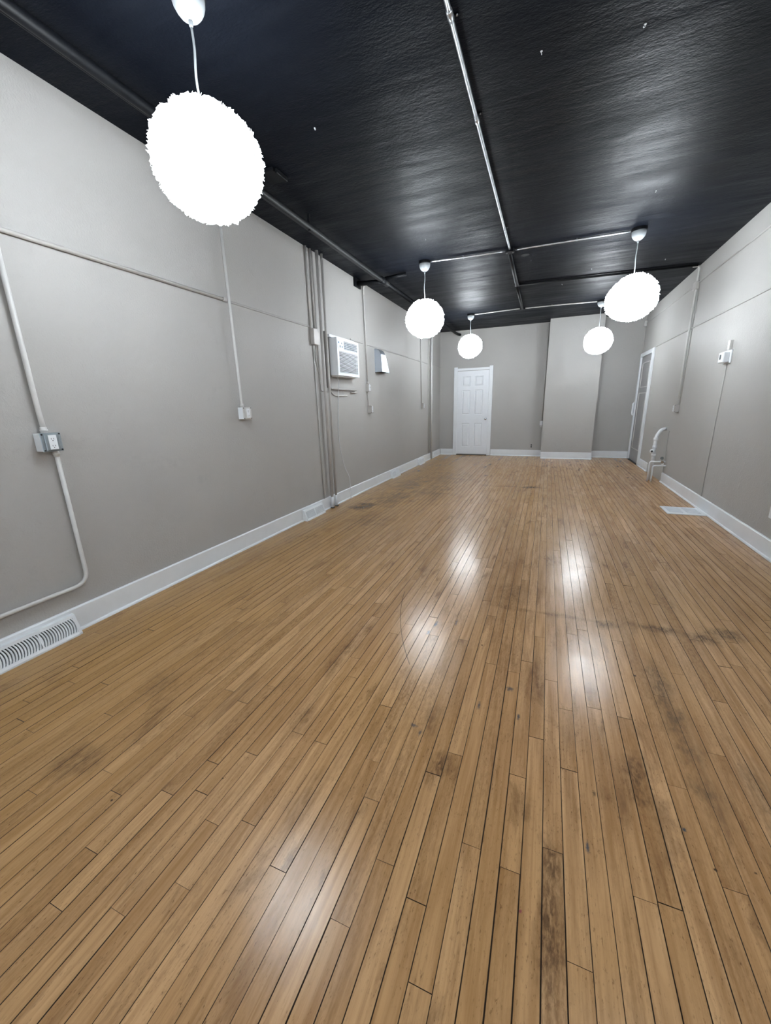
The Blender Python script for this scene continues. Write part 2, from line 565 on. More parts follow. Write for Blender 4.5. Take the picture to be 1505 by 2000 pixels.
def board_bm(x0, x1, y0, y1, tilt, z=0.0, bm=None, b=0.0009):
    """one strip of flooring: top face with eased edges, sides down to the subfloor"""
    own = bm is None
    if own:
        bm = bmesh.new()
    zl, zr = z - tilt, z + tilt
    e = b * 0.55
    top = [(x0 + b, y0 + e, zl), (x1 - b, y0 + e, zr), (x1 - b, y1 - e, zr), (x0 + b, y1 - e, zl)]
    rim = [(x0, y0, zl - b), (x1, y0, zr - b), (x1, y1, zr - b), (x0, y1, zl - b)]
    bot = [(x0, y0, -0.018), (x1, y0, -0.018), (x1, y1, -0.018), (x0, y1, -0.018)]
    T_, R_, B_ = ([bm.verts.new(p) for p in q] for q in (top, rim, bot))
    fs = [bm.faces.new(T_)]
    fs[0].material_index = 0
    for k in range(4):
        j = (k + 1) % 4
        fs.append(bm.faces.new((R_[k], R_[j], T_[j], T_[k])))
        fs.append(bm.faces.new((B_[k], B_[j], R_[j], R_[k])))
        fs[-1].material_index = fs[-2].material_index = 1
    return bm, len(fs)


def seen_size(x, y0, y1):
    s = 0.0
    n = 8
    for i in range(n):
        y = y0 + (y1 - y0) * (i + 0.5) / n
        d = Vector((x, y, 0)) - CAM
        z = d.dot(FWD)
        if z < 0.05:
            continue
        u, v = d.dot(RGT) / z * FPX, d.dot(UPV) / z * FPX
        if abs(u) < 760 and abs(v) < 1010:
            s += (y1 - y0) / n * CAM.z / z ** 3
    return s


boards = []
k0, k1 = int(math.floor(-PH / PITCH)), int(math.ceil((W - PH) / PITCH))
for k in range(k0, k1):
    xa, xb = PH + k * PITCH, PH + (k + 1) * PITCH
    cuts = sorted(strips.get(k, []))
    ends = [Y0 - rng.uniform(0, 0.8)]
    tgt = list(cuts)
    lo_known = cuts[0] if cuts else None
    hi_known = cuts[-1] if cuts else None
    while ends[-1] < D:
        nxt = ends[-1] + rng.choice((0.6, 0.9, 1.2, 1.5, 1.9, 2.3, 2.7)) * rng.uniform(0.85, 1.15)
        if tgt:
            if nxt > tgt[0] - 0.30:
                nxt = tgt.pop(0)
        elif hi_known is not None and nxt - hi_known < 0.6:
            nxt = hi_known + rng.uniform(0.7, 1.5)
        elif hi_known is None and 0.35 < nxt < 1.6 and k > 12:
            nxt = 1.6 + rng.uniform(0, 0.9)        # nothing shows a joint there in the near strips
        ends.append(nxt)
    for a, b in zip(ends, ends[1:]):
        a2, b2 = max(a, Y0), min(b, D)
        if b2 - a2 < 0.02:
            continue
        boards.append([max(xa, 0.0), min(xb, W), a2, b2, rng.random(), 0.0])
for bd in boards:
    r = rng.random()
    bd[5] = 0.45 * rng.random() ** 2 if r < 0.85 else 0.3 + 0.5 * rng.random()
    for (x, y), dv in DIRTY.items():
        if bd[0] <= x < bd[1] and bd[2] <= y < bd[3]:
            bd[5] = dv
order = sorted(range(len(boards)), key=lambda i: -seen_size((boards[i][0] + boards[i][1]) / 2, boards[i][2], boards[i][3]))
big = set(order[:300])

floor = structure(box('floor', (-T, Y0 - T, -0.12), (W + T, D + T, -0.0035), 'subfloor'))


def set_attrs(me, tones, dirts):
    for nm, vals in (('tone', tones), ('dirt', dirts)):
        at = me.attributes.new(nm, 'FLOAT', 'FACE')
        at.data.foreach_set('value', vals)


allbm = bmesh.new()
tn, dn = [], []
for i, (xa, xb, ya, yb, tone, dirt) in enumerate(boards):
    bv = rng.choice((0.0004, 0.0006, 0.0008, 0.0010))
    g = rng.choice((0.0005, 0.0007, 0.0010, 0.0014, 0.0022)) / 2
    g2 = rng.choice((0.0002, 0.0003, 0.0005, 0.0009, 0.0022)) / 2
    tilt = rng.gauss(0, 0.00013)
    z = rng.uniform(-0.0003, 0.0003)
    if i in big:
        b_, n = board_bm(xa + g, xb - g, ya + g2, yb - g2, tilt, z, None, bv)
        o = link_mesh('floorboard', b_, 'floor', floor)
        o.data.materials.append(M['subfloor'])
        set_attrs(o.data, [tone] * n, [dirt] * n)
    else:
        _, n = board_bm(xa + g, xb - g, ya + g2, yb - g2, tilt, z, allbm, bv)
        tn += [tone] * n
        dn += [dirt] * n
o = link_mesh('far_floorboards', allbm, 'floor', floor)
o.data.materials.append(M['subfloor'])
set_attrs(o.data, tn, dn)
o['kind'] = 'stuff'


# ================================================================== pendant lamps
def make_shade(name, seed, parent, centre, rad):
    """ball of overlapping ruffled paper petals round a core"""
    r = random.Random(seed)
    bm = bmesh.new()
    bmesh.ops.create_icosphere(bm, subdivisions=3, radius=rad * 0.90)
    n = 900
    ga = PI * (3 - math.sqrt(5))
    lump = [(Vector((r.gauss(0, 1), r.gauss(0, 1), r.gauss(0, 1))).normalized(), r.uniform(-0.05, 0.05)) for _ in range(22)]
    for i in range(n):
        z = 1 - 2 * (i + 0.5) / n
        q = math.sqrt(1 - z * z)
        nrm = Vector((q * math.cos(ga * i), q * math.sin(ga * i), z))
        dr = sum(a * max(0, nrm.dot(v)) ** 3 for v, a in lump)
        p = nrm * rad * (0.958 + dr + r.uniform(-0.010, 0.010))
        t1 = nrm.orthogonal().normalized()
        t1.rotate(Matrix.Rotation(r.uniform(0, 2 * PI), 3, nrm))
        t2 = nrm.cross(t1)
        wd, ln = rad * r.uniform(0.07, 0.12), rad * r.uniform(0.09, 0.14)
        rows = []
        for a in range(3):
            s = a / 2
            row = []
            for b in (-1, 0, 1):
                row.append(bm.verts.new(p + t1 * (b * wd * (1 - 0.35 * s)) + t2 * (ln * (s - 0.3)) + nrm * (ln * (0.50 * s * s) * r.uniform(0.2, 1.3) + (0.10 * wd if b else -0.12 * wd) * r.uniform(0.3, 1.6))))
            rows.append(row)
        for a in range(2):
            for b in range(2):
                bm.faces.new((rows[a][b], rows[a][b + 1], rows[a + 1][b + 1], rows[a + 1][b]))
    bmesh.ops.scale(bm, verts=bm.verts, vec=(1, 1, 0.93))
    bmesh.ops.translate(bm, verts=bm.verts, vec=centre)
    me = bpy.data.meshes.new(name)
    bm.to_mesh(me)
    bm.free()
    me.materials.append(M['lamp'])
    o = bpy.data.objects.new(name, me)
    C.objects.link(o)
    o.parent = parent
    o.matrix_parent_inverse = parent.matrix_world.inverted()
    return o


LAMPS = [
    (1.070, 1.695, 2.362, 0.238, 'large glowing ruffled ball pendant nearest the camera by the left wall'),
    (1.050, 5.265, 2.340, 0.236, 'glowing ruffled ball pendant hanging in front of the left wall, middle row'),
    (3.335, 5.345, 2.325, 0.245, 'glowing ruffled ball pendant nearest the right wall, middle row'),
    (1.042, 8.520, 2.385, 0.236, 'small far glowing ball pendant above the white six-panel door'),
    (3.338, 8.570, 2.318, 0.242, 'far glowing ball pendant in front of the boxed-out wall chase'),
    (3.34, 1.20, 2.36, 0.24, 'white ruffled ball pendant outside the picture on the right'),
    (1.04, -1.70, 2.38, 0.24, 'white ruffled ball pendant behind the camera by the left wall'),
    (3.34, -1.70, 2.36, 0.24, 'white ruffled ball pendant behind the camera by the right wall'),
]
for i, (x, y, z, r, lab) in enumerate(LAMPS):
    t = thing('pendant_lamp', lab, 'lamp', (x, y, H), 'white ball pendants under the black ceiling')
    # round ceiling box behind the cup, painted black
    bm = bmesh.new()
    add_lathe(bm, [(0.064, -0.030), (0.073, -0.027), (0.073, -0.0005)], (x, y, H), 20)
    link_mesh('ceiling_box', bm, 'black_paint', t)
    bm = bmesh.new()
    hc = 0.100
    prof = [(0.0655, 0.0), (0.0670, -0.012), (0.0655, -0.032), (0.061, -0.050), (0.052, -0.068), (0.041, -0.083), (0.027, -0.094), (0.013, -hc), (0.006, -hc - 0.001)]
    add_lathe(bm, [(a, b * 0.86) for a, b in prof], (x, y, H - 0.027), 28)
    link_mesh('canopy', bm, 'canopy', t, True)
    zt = H - 0.027 - hc * 0.86
    bm = bmesh.new()
    add_lathe(bm, [(0.008, 0.004), (0.0095, -0.006), (0.008, -0.018), (0.0055, -0.022)], (x, y, zt), 14)
    link_mesh('cord_grip', bm, 'canopy', t, True)
    rr = random.Random(i)
    n = 10
    pts = []
    for k in range(n + 1):
        s = k / n
        sway = math.sin(s * PI) * 0.004
        pts.append((x + sway * math.sin(s * 7 + i), y + sway * math.cos(s * 5 + i), zt - 0.005 + (z + r * 0.84 - zt) * s))
    bm = bmesh.new()
    add_tube(bm, pts, 0.0050, 10)
    link_mesh('cord', bm, 'canopy', t, True)
    make_shade('shade', 40 + i, t, Vector((x, y, z)), r)


# ================================================================== ceiling conduits and pipes
def conduit(label, pts, r, mat, cat='conduit', group=None, straps=(), strap_mat=None, rad=0.05, name='conduit', couplings=()):
    """a run of pipe with its straps; each strap: (point, wall normal, along direction)"""
    c = thing(name, label, cat, pts[0], group)
    tube('pipe', pts, r, mat, c, rad)
    for p, nrm, along in straps:
        p, nrm, along = Vector(p), Vector(nrm), Vector(along)
        side = nrm.cross(along).normalized()
        bm = bmesh.new()
        arc = []
        for k in range(9):
            a = PI * k / 8
            arc.append(p + side * (math.cos(a) * (r + 0.0022)) + nrm * (math.sin(a) * (r + 0.0022)))
        arc = [p + side * (r + 0.022) - nrm * (r - 0.001), p + side * (r + 0.002) - nrm * (r - 0.001)] + arc + [p - side * (r + 0.002) - nrm * (r - 0.001)]
        for q0, q1 in zip(arc, arc[1:]):
            v = [bm.verts.new(q + along * s) for q in (q0, q1) for s in (-0.008, 0.008)]
            bm.faces.new((v[0], v[1], v[3], v[2]))
        bmesh.ops.solidify(bm, geom=bm.faces[:], thickness=0.0015)
        link_mesh('strap', bm, strap_mat or mat, c)
        bm = bmesh.new()
        q = p + side * (r + 0.015) - nrm * (r - 0.003)
        add_tube(bm, [q, q + nrm * 0.004], 0.0045, 8)
        link_mesh('screw', bm, strap_mat or mat, c)
    for p, along in couplings:
        p, along = Vector(p), Vector(along)
        bm = bmesh.new()
        add_tube(bm, [p - along * 0.022, p - along * 0.019, p + along * 0.019, p + along * 0.022], [r + 0.001, r + 0.0035, r + 0.0035, r + 0.001], 12)
        link_mesh('coupling', bm, strap_mat or mat, c, True)
    return c


ZC = H - 0.0135
down, ay, ax, az = (0, 0, -1), (0, 1, 0), (1, 0, 0), (0, 0, 1)
conduit('long bare galvanised conduit running down the middle of the black ceiling', [(2.052, Y0, ZC), (2.052, 5.27, ZC)], 0.0115, 'galvanised', 'conduit',
        straps=[((2.052, 2.27, ZC), down, ay), ((2.052, 2.95, ZC), down, ay), ((2.052, 4.70, ZC), down, ay), ((2.052, 0.4, ZC), down, ay)],
        couplings=[((2.052, 2.245, ZC), ay), ((2.052, 2.99, ZC), ay)])
conduit('bare conduit branch from ceiling junction to the left middle pendant', [(2.00, 5.325, ZC), (1.60, 5.315, ZC), (1.20, 5.27, ZC), (1.126, 5.265, ZC)], 0.0095, 'galvanised', 'conduit',
        straps=[((1.52, 5.307, ZC), down, ax)], rad=0.15)
conduit('bare conduit branch from ceiling junction to the right middle pendant', [(2.105, 5.335, ZC), (2.30, 5.335, ZC), (3.10, 5.350, ZC), (3.259, 5.345, ZC)], 0.0095, 'galvanised', 'conduit',
        straps=[((2.75, 5.343, ZC), down, ax)], rad=0.12)
conduit('thick black-painted pipe continuing from the junction to the black cross pipe', [(2.045, 5.40, H - 0.026), (2.030, 6.76, H - 0.026)], 0.025, 'black_paint', 'pipe', name='ceiling_pipe')
conduit('thick black-painted pipe between the black cross pipe and the far pendants', [(2.028, 6.84, H - 0.024), (2.012, 8.42, H - 0.024)], 0.023, 'black_paint', 'pipe', name='ceiling_pipe')
conduit('thin black-painted pipe crossing the ceiling to the right wall', [(2.07, 6.80, H - 0.017), (4.30, 7.00, H - 0.017)], 0.015, 'black_paint', 'pipe', name='ceiling_pipe')
conduit('white conduit from the far pipe end to the far left pendant', [(1.97, 8.455, ZC), (1.60, 8.47, ZC), (1.20, 8.52, ZC), (1.118, 8.52, ZC)], 0.0105, 'conduit_light', 'conduit', rad=0.15)
conduit('white conduit from the far pipe end to the far right pendant', [(2.06, 8.475, ZC), (2.7, 8.50, ZC), (3.262, 8.57, ZC)], 0.0105, 'conduit_light', 'conduit', straps=[((2.52, 8.49, ZC), down, ax)], rad=0.2)


def ceiling_junction(label, x, y, r, h):
    t = thing('junction_box', label, 'junction box', (x, y, H))
    bm = bmesh.new()
    add_lathe(bm, [(r * 0.93, -h), (r, -h + 0.004), (r, 0)], (x, y, H), 8)
    link_mesh('box', bm, 'black_paint', t)
    bm = bmesh.new()
    add_lathe(bm, [(r * 0.9, -h - 0.003), (r * 1.02, -h - 0.002), (r * 1.02, -h)], (x, y, H), 8)
    link_mesh('cover', bm, 'black_paint', t)
    for dx in (-1, 1):
        bm = bmesh.new()
        add_lathe(bm, [(0.004, -h - 0.005), (0.005, -h - 0.003)], (x + dx * r * 0.6, y, H), 8)
        link_mesh('screw', bm, 'galvanised', t)
    return t


ceiling_junction('black octagonal box where the bare ceiling conduits meet', 2.052, 5.33, 0.055, 0.036)
ceiling_junction('black box where the black cross pipe starts', 2.030, 6.80, 0.042, 0.030)
ceiling_junction('black box where the white far conduits meet', 2.014, 8.465, 0.046, 0.034)
o = thing('cover_plate', 'small round black disc drawn as a shadow on the ceiling just right of the junction', 'shadow disc', (2.20, 5.60, H))  # black disc stands in for a dark shadow ellipse on the ceiling
bm = bmesh.new()
add_lathe(bm, [(0.045, -0.006), (0.05, -0.003), (0.05, 0)], (2.20, 5.60, H), 20)
link_mesh('plate', bm, 'dark', o)
# square black bracket beside the nearest lamp
o = thing('ceiling_bracket', 'flat black square plate on the ceiling beside the nearest pendant', 'bracket', (0.56, 2.96, H))
box('plate', (0.47, 2.87, H - 0.022), (0.60, 3.04, H), 'black_paint', o, 0.003)
box('raised_edge', (0.60, 2.90, H - 0.030), (0.618, 3.04, H), 'black_paint', o, 0.003)

# the pair of black pipes along the left wall
LP = thing('ceiling_pipe', 'black-painted pipe pair running along the ceiling beside the left wall', 'pipe', (0.43, Y0, H - 0.06))
tube('pipe', [(0.445, Y0, H - 0.098), (0.430, 5.40, H - 0.098)], 0.028, 'black_paint', LP)
tube('pipe', [(0.385, Y0, H - 0.080), (0.372, 5.40, H - 0.080)], 0.014, 'black_paint', LP)
for y in (-1.4, 1.0, 3.6):
    bm = bmesh.new()
    add_box(bm, (0.425, y, H - 0.13), (0.448, y + 0.02, H))
    link_mesh('hanger', bm, 'black_paint', LP)
LP2 = thing('ceiling_pipe', 'black-painted pipe from the tee fitting to the back wall at left', 'pipe', (0.42, 5.5, H - 0.06))
tube('pipe', [(0.420, 5.56, H - 0.090), (0.435, 10.02, H - 0.085), (0.455, 10.14, H - 0.090), (0.500, 10.20, H - 0.097)], 0.030, 'black_paint', LP2, 0.06)
TE = thing('pipe_fitting', 'black tee fitting joining ceiling pipes above the left wall', 'pipe fitting', (0.42, 5.49, H - 0.09))
tube('run', [(0.425, 5.36, H - 0.094), (0.425, 5.58, H - 0.094)], 0.040, 'black_paint', TE)
tube('branch', [(0.0, 5.49, H - 0.060), (0.425, 5.49, H - 0.092)], 0.032, 'black_paint', TE)
tube('branch', [(0.43, 5.50, H - 0.050), (0.72, 5.52, H - 0.030)], 0.024, 'black_paint', TE)
bm = bmesh.new()
add_box(bm, (0.0, 5.40, H - 0.11), (0.022, 5.60, H), 0.004)
link_mesh('wall_flange', bm, 'black_paint', TE)

# little hooks
HOOKS = [(1.095, 2.653, 'small white hook in the ceiling just right of the nearest pendant'),
         (2.428, 2.643, 'small white hook in the ceiling near the top, just right of the long conduit'),
         (3.309, 4.518, 'small white hook in the ceiling in front of the nearest right pendant'),
         (3.837, 6.580, 'small white hook in the ceiling closest to the right wall'),
         (2.999, 6.562, 'small white hook in the ceiling just before the black cross pipe'),
         (2.65, 7.152, 'small white hook in the ceiling just beyond the black cross pipe'),
         (1.249, 4.623, 'small white hook in the ceiling in front of the left middle pendant'),
         (2.884, 2.686, 'faint white hook in the ceiling at the top, farthest right of the long conduit')]
hb = bmesh.new()
add_lathe(hb, [(0.007, -0.004), (0.009, -0.002), (0.009, 0)], (0, 0, 0), 10)
pts = [(0, 0, -0.002), (0, 0, -0.012)] + [(0.006 - 0.006 * math.cos(a), 0, -0.012 - 0.006 * math.sin(a)) for a in (0.8, 1.6, 2.4, 3.2, 3.9)]
add_tube(hb, pts, 0.0022, 8)
h0 = link_mesh('ceiling_hook', hb, 'white_plastic', None, True)
for i, (x, y, lab) in enumerate(HOOKS):
    h = h0 if i == 0 else h0.copy()
    if i:
        C.objects.link(h)
    h.location = (x, y, H)
    h.rotation_euler = (0, 0, i * 1.3)
    h.scale = (0.65, 0.65, 0.65)
    tag(h, lab, 'hook', 'white hooks dotted over the black ceiling')


# ================================================================== wall boxes and outlets
def wall_box(name, label, cat, side, y, z, w_, h_, d_, style, body='conduit_paint', plate='box_steel', face='white_plastic'):
    """surface-mounted electrical box; side -1 = left wall (faces +x), +1 = right wall; y,z centre"""
    x0 = 0.0 if side < 0 else W
    s = 1 if side < 0 else -1
    t = thing(name, label, cat, (x0, y, z))
    X = lambda d: x0 + s * d
    box('box', (X(0), y - w_ / 2, z - h_ / 2), (X(d_ - 0.006), y + w_ / 2, z + h_ / 2), body, t, 0.003)
    pl = box('cover_plate', (X(d_ - 0.006), y - w_ / 2 - 0.002, z - h_ / 2 - 0.002), (X(d_), y + w_ / 2 + 0.002, z + h_ / 2 + 0.002), plate, t, 0.002)
    if style == 'duplex':
        box('raised_cover', (X(d_), y - w_ * 0.36, z - h_ * 0.46), (X(d_ + 0.007), y + w_ * 0.36, z + h_ * 0.46), plate, t, 0.003)
        rc = box('receptacle', (X(d_ + 0.007), y - w_ * 0.20, z - h_ * 0.40), (X(d_ + 0.011), y + w_ * 0.22, z + h_ * 0.40), face, t, 0.0015)
        for dz in (-0.19, 0.19):
            bm = bmesh.new()
            for dy in (-0.006, 0.006):
                add_box(bm, (X(d_ + 0.0105), y + dy - 0.001, z + dz * h_ - 0.004), (X(d_ + 0.0116), y + dy + 0.001, z + dz * h_ + 0.004))
            add_box(bm, (X(d_ + 0.0105), y - 0.002, z + dz * h_ - 0.012), (X(d_ + 0.0116), y + 0.002, z + dz * h_ - 0.008))
            link_mesh('socket_slots', bm, 'dark', t)
    elif style == 'switch':
        box('toggle_plate', (X(d_), y - w_ * 0.30, z - h_ * 0.42), (X(d_ + 0.004), y + w_ * 0.30, z + h_ * 0.42), face, t, 0.001)
        box('toggle', (X(d_ + 0.004), y - 0.004, z - 0.003), (X(d_ + 0.014), y + 0.004, z + 0.012), face, t, 0.001)
    for dy, dz in ((-1, 1), (1, 1), (-1, -1), (1, -1)):
        bm = bmesh.new()
        q = Vector((X(d_), y + dy * w_ * 0.44, z + dz * h_ * 0.44))
        add_tube(bm, [q, q + Vector((s * 0.0025, 0, 0))], 0.0045, 8)
        link_mesh('screw', bm, 'dark', t)
    return t


def wall_run(label, side, pts, r, mat='conduit_paint', cat='conduit', conn=(), straps=(), gap=0.0, rad=0.06):
    """conduit lying on a side wall; pts are (y, z)"""
    s = 1 if side < 0 else -1
    x = (0.0 if side < 0 else W) + s * (r + gap)
    P = [(x, y, z) for y, z in pts]
    c = conduit(label, P, r, mat, cat, rad=rad, straps=[((x, y, z), (s, 0, 0), al) for y, z, al in straps])
    for y, z, dr in conn:
        bm = bmesh.new()
        q = Vector((x, y, z))
        d = Vector((0, 0, dr))
        add_tube(bm, [q, q + d * 0.010, q + d * 0.012, q + d * 0.020, q + d * 0.022, q + d * 0.032, q + d * 0.034], [r + 0.003, r + 0.003, r + 0.006, r + 0.006, r + 0.003, r + 0.003, r], 12)
        link_mesh('connector', bm, mat, c, True)
    return c


# near outlet with its conduit
wall_box('electrical_outlet', 'nearest steel-faced wall outlet with a conduit above and below', 'outlet', -1, 1.342, 1.137, 0.096, 0.098, 0.068, 'duplex', body='white_plastic')
wall_run('nearest vertical conduit coming down the left wall into the top of an outlet', -1, [(1.334, H), (1.334, 1.34), (1.340, 1.188)], 0.0125, 'conduit_light', conn=[(1.338, 1.186, 1)], gap=0.014)
wall_run('conduit leaving the nearest outlet downwards and bending left above the baseboard', -1, [(1.372, 1.086), (1.376, 0.275), (Y0, 0.275)], 0.0115, 'conduit_light', conn=[(1.372, 1.086, -1)], gap=0.012, rad=0.085,
         straps=[(-0.8, 0.275, (0, 1, 0))])
# horizontal ledge conduit, near part
c = wall_run('horizontal conduit high on the left wall, ending at the second vertical conduit', -1, [(Y0, 2.172), (2.868, 2.176)], 0.0125, 'conduit_paint')
box('end_cap', (0.0, 2.855, 2.160), (0.030, 2.885, 2.192), 'conduit_paint', c, 0.003)
# second outlet
wall_box('electrical_outlet', 'second wall outlet from the camera, below the long straight conduit', 'outlet', -1, 2.938, 1.250, 0.104, 0.104, 0.062, 'duplex', body='white_plastic', plate='conduit_light')
wall_run('long straight vertical conduit behind the nearest pendant on the left wall', -1, [(2.907, H), (2.907, 1.35), (2.912, 1.303)], 0.0115, 'conduit_light', conn=[(2.910, 1.302, 1)], gap=0.022, rad=0.02)
# thin seam strips continuing the ledge
for (a, b, lab) in ((2.93, 4.19, 'thin raised strip on the left wall between two groups of conduit'),
                    (5.22, 5.62, 'short thin raised strip on the left wall just past the air conditioner'),
                    (5.72, D, 'thin raised strip on the left wall running past the steel hood to the corner')):
    tag(prism('wall_strip', [(0.0, 2.164), (0.010, 2.166), (0.011, 2.174), (0.006, 2.184), (0.0, 2.186)], 1, a, b, 'wall'), lab, 'strip')

# group of four pipes
wall_run('first of four grouped wall pipes, thin, running down to a small box', -1, [(4.205, H), (4.205, 2.155)], 0.0105, gap=0.002)
wall_run('second of four grouped wall pipes, thin, running down to a small box', -1, [(4.298, H), (4.298, 2.155)], 0.0105, gap=0.002)
p3 = wall_run('third of four grouped wall pipes, thick, reaching the floor', -1, [(4.378, H), (4.378, 0.0)], 0.0185, gap=0.030)
p4 = wall_run('fourth of four grouped wall pipes, nearest the air conditioner, reaching the floor', -1, [(4.490, H), (4.490, 0.0)], 0.0150, gap=0.030)
wall_run('thin conduit from the small box down to the baseboard beside two floor pipes', -1, [(4.235, 2.0), (4.250, 0.149)], 0.0070)
for c_, x_, y_, r_ in ((p3, 0.0485, 4.378, 0.0193), (p4, 0.045, 4.490, 0.0158)):
    tube('white_painted_foot', [(x_, y_, 0.010), (x_, y_, 0.150)], r_, 'white_trim', c_)
for y in (4.378, 4.490):
    bm = bmesh.new()
    add_lathe(bm, [(0.028, 0.0), (0.028, 0.006), (0.022, 0.010)], (0.046, y, 0.0), 14)
    tag(link_mesh('pipe_collar', bm, 'dark'), 'dark collar at the floor under the %s grouped pipe' % ('third' if y < 4.4 else 'fourth'), 'collar')
jb = thing('junction_box', 'painted box with rounded side where two thin wall pipes end', 'junction box', (0, 4.26, 2.08))
box('box', (0, 4.20, 1.985), (0.050, 4.275, 2.160), 'conduit_paint', jb, 0.006)
prism('side_cover', [(4.275, 1.990), (4.318, 1.995), (4.326, 2.060), (4.312, 2.120), (4.275, 2.155)], 0, 0.0, 0.046, 'conduit_paint', jb)
wall_run('loose thin cable sagging from the small box and turning toward the shelf', -1, [(4.300, 1.985), (4.270, 1.85), (4.325, 1.69), (4.350, 1.56), (4.350, 1.478), (4.56, 1.478)], 0.0055, cat='cable', rad=0.05)
# vertical board beside the air conditioner
tag(box('wall_batten', (0, 4.50, 1.52), (0.030, 4.535, 2.175), 'wall', None, 0.003), 'narrow painted vertical batten left of the air conditioner', 'batten')

# ------------------------------------------------------------------ air conditioner
AC = thing('air_conditioner', 'white window air conditioner set in the left wall', 'air conditioner', (0, 4.9, 1.70))
ay0, ay1, az0, az1, axf = 4.622, 5.235, 1.672, 2.118, 0.112
box('casing', (0, ay0, az0), (axf - 0.03, ay1, az1), 'white_plastic', AC, 0.004)
# front frame built round the two grille openings
G1 = (4.805, 5.195, 1.990, 2.088)        # upper louvres
G2 = (4.672, 5.200, 1.708, 1.962)        # intake grille
bm = bmesh.new()
for lo, hi in (((ay0, az0), (ay1, G2[2])), ((ay0, G2[3]), (ay1, G1[2])), ((ay0, G1[3]), (ay1, az1)), ((ay0, G2[2]), (G2[0], G2[3])), ((G2[1], G2[2]), (ay1, G2[3])),
               ((ay0, G1[2]), (G1[0], G1[3])), ((G1[1], G1[2]), (ay1, G1[3]))):
    add_box(bm, (axf - 0.03, lo[0], lo[1]), (axf, hi[0], hi[1]))
link_mesh('front_panel', bm, 'white_plastic', AC)
box('grille_back', (axf - 0.030, G2[0], G2[2]), (axf - 0.026, G2[1], G2[3]), 'dark', AC)
box('louvre_back', (axf - 0.030, G1[0], G1[2]), (axf - 0.026, G1[1], G1[3]), 'grille_grey', AC)
n = 15
for k in range(n):
    z = G2[2] + (k + 0.5) * (G2[3] - G2[2]) / n
    o = box('grille_slat', (axf - 0.022, G2[0], z - 0.0041), (axf - 0.001, G2[1], z + 0.0041), 'white_plastic', AC, 0.0015)
for k in range(5):
    z = G1[2] + (k + 0.5) * (G1[3] - G1[2]) / 5
    box('louvre', (axf - 0.018, G1[0], z - 0.003), (axf - 0.002, G1[1], z + 0.003), 'white_plastic', AC, 0.001)
for k in range(5):
    y = G1[0] + (k + 0.5) * (G1[1] - G1[0]) / 5
    box('vane', (axf - 0.024, y - 0.0025, G1[2]), (axf - 0.019, y + 0.0025, G1[3]), 'white_plastic', AC)
box('control_panel', (axf, 4.640, 1.985), (axf + 0.003, 4.785, 2.092), 'white_plastic', AC, 0.001)
for (y, z, r) in ((4.668, 2.062, 0.010), (4.745, 2.055, 0.012), (4.700, 2.018, 0.015), (4.755, 2.015, 0.009)):
    bm = bmesh.new()
    add_tube(bm, [(axf + 0.003, y, z), (axf + 0.007, y, z)], r, 14)
    link_mesh('control_button', bm, 'blue_print' if r < 0.0105 else 'grille_grey', AC)
box('drip_edge', (0.0, ay0 + 0.02, az0 - 0.016), (axf - 0.02, ay1 - 0.06, az0), 'conduit_light', AC, 0.003)
bm = bmesh.new()
add_box(bm, (0, 4.575, 2.120), (0.040, 5.26, 2.152), 0.003)
tag(link_mesh('wall_frame', bm, 'white_trim'), 'white wooden strip fixed on top of the air conditioner', 'frame')
# shelf bracket & cable below
tag(box('wall_ledge', (0, 4.56, 1.500), (0.035, 5.30, 1.522), 'wall', None, 0.003), 'narrow painted ledge below the air conditioner', 'ledge')
tag(box('wall_ledge', (0, 5.14, 1.466), (0.025, 5.32, 1.480), 'wall', None, 0.003), 'short painted ledge under the right end of the longer ledge', 'ledge')
wall_run('short bent painted tube below the ledge', -1, [(4.58, 1.480), (4.66, 1.432), (4.76, 1.425), (5.03, 1.432)], 0.008, cat='tube', rad=0.06)
conduit('thin white power cord trailing from the air conditioner to the floor', [(0.075, 4.66, 1.651), (0.055, 4.735, 1.60), (0.03, 4.745, 1.44), (0.012, 4.74, 1.20), (0.010, 4.72, 0.98), (0.012, 4.745, 0.71), (0.012, 4.85, 0.45), (0.028, 4.945, 0.32), (0.040, 4.935, 0.15), (0.050, 4.91, 0.0)],
        0.0036, 'cord', 'cord', rad=0.15, name='power_cord')
wall_run('thin painted wire beside the air conditioner cord', -1, [(4.60, 1.66), (4.60, 1.525)], 0.003, cat='wire')

# ------------------------------------------------------------------ steel hood
HD = thing('vent_hood', 'brushed steel vent hood mounted high on the left wall', 'vent hood', (0, 6.2, 1.8))
hy0, hy1 = 6.055, 6.375
prof = [(0.0, 1.800), (0.122, 1.803), (0.118, 1.95), (0.112, 2.060), (0.096, 2.100), (0.070, 2.130), (0.035, 2.148), (0.0, 2.152)]
for ya, yb in ((hy0, hy0 + 0.004), (hy1 - 0.004, hy1)):
    prism('side_panel', prof, 1, ya, yb, 'steel', HD)
bm = bmesh.new()
outer = prof[1:]
inner = [(max(0, u - 0.004), v - 0.003) for u, v in outer]
for (a, b, c_, d_) in zip(outer, outer[1:], inner, inner[1:]):
    vs = [bm.verts.new((p[0], y, p[1])) for p in (a, b, d_, c_) for y in (hy0, hy1)]
    bm.faces.new((vs[0], vs[1], vs[3], vs[2]))
    bm.faces.new((vs[6], vs[7], vs[5], vs[4]))
    bm.faces.new((vs[0], vs[2], vs[4], vs[6]))
    bm.faces.new((vs[1], vs[7], vs[5], vs[3]))
bmesh.ops.remove_doubles(bm, verts=bm.verts, dist=1e-5)
link_mesh('front_cover', bm, 'steel', HD)
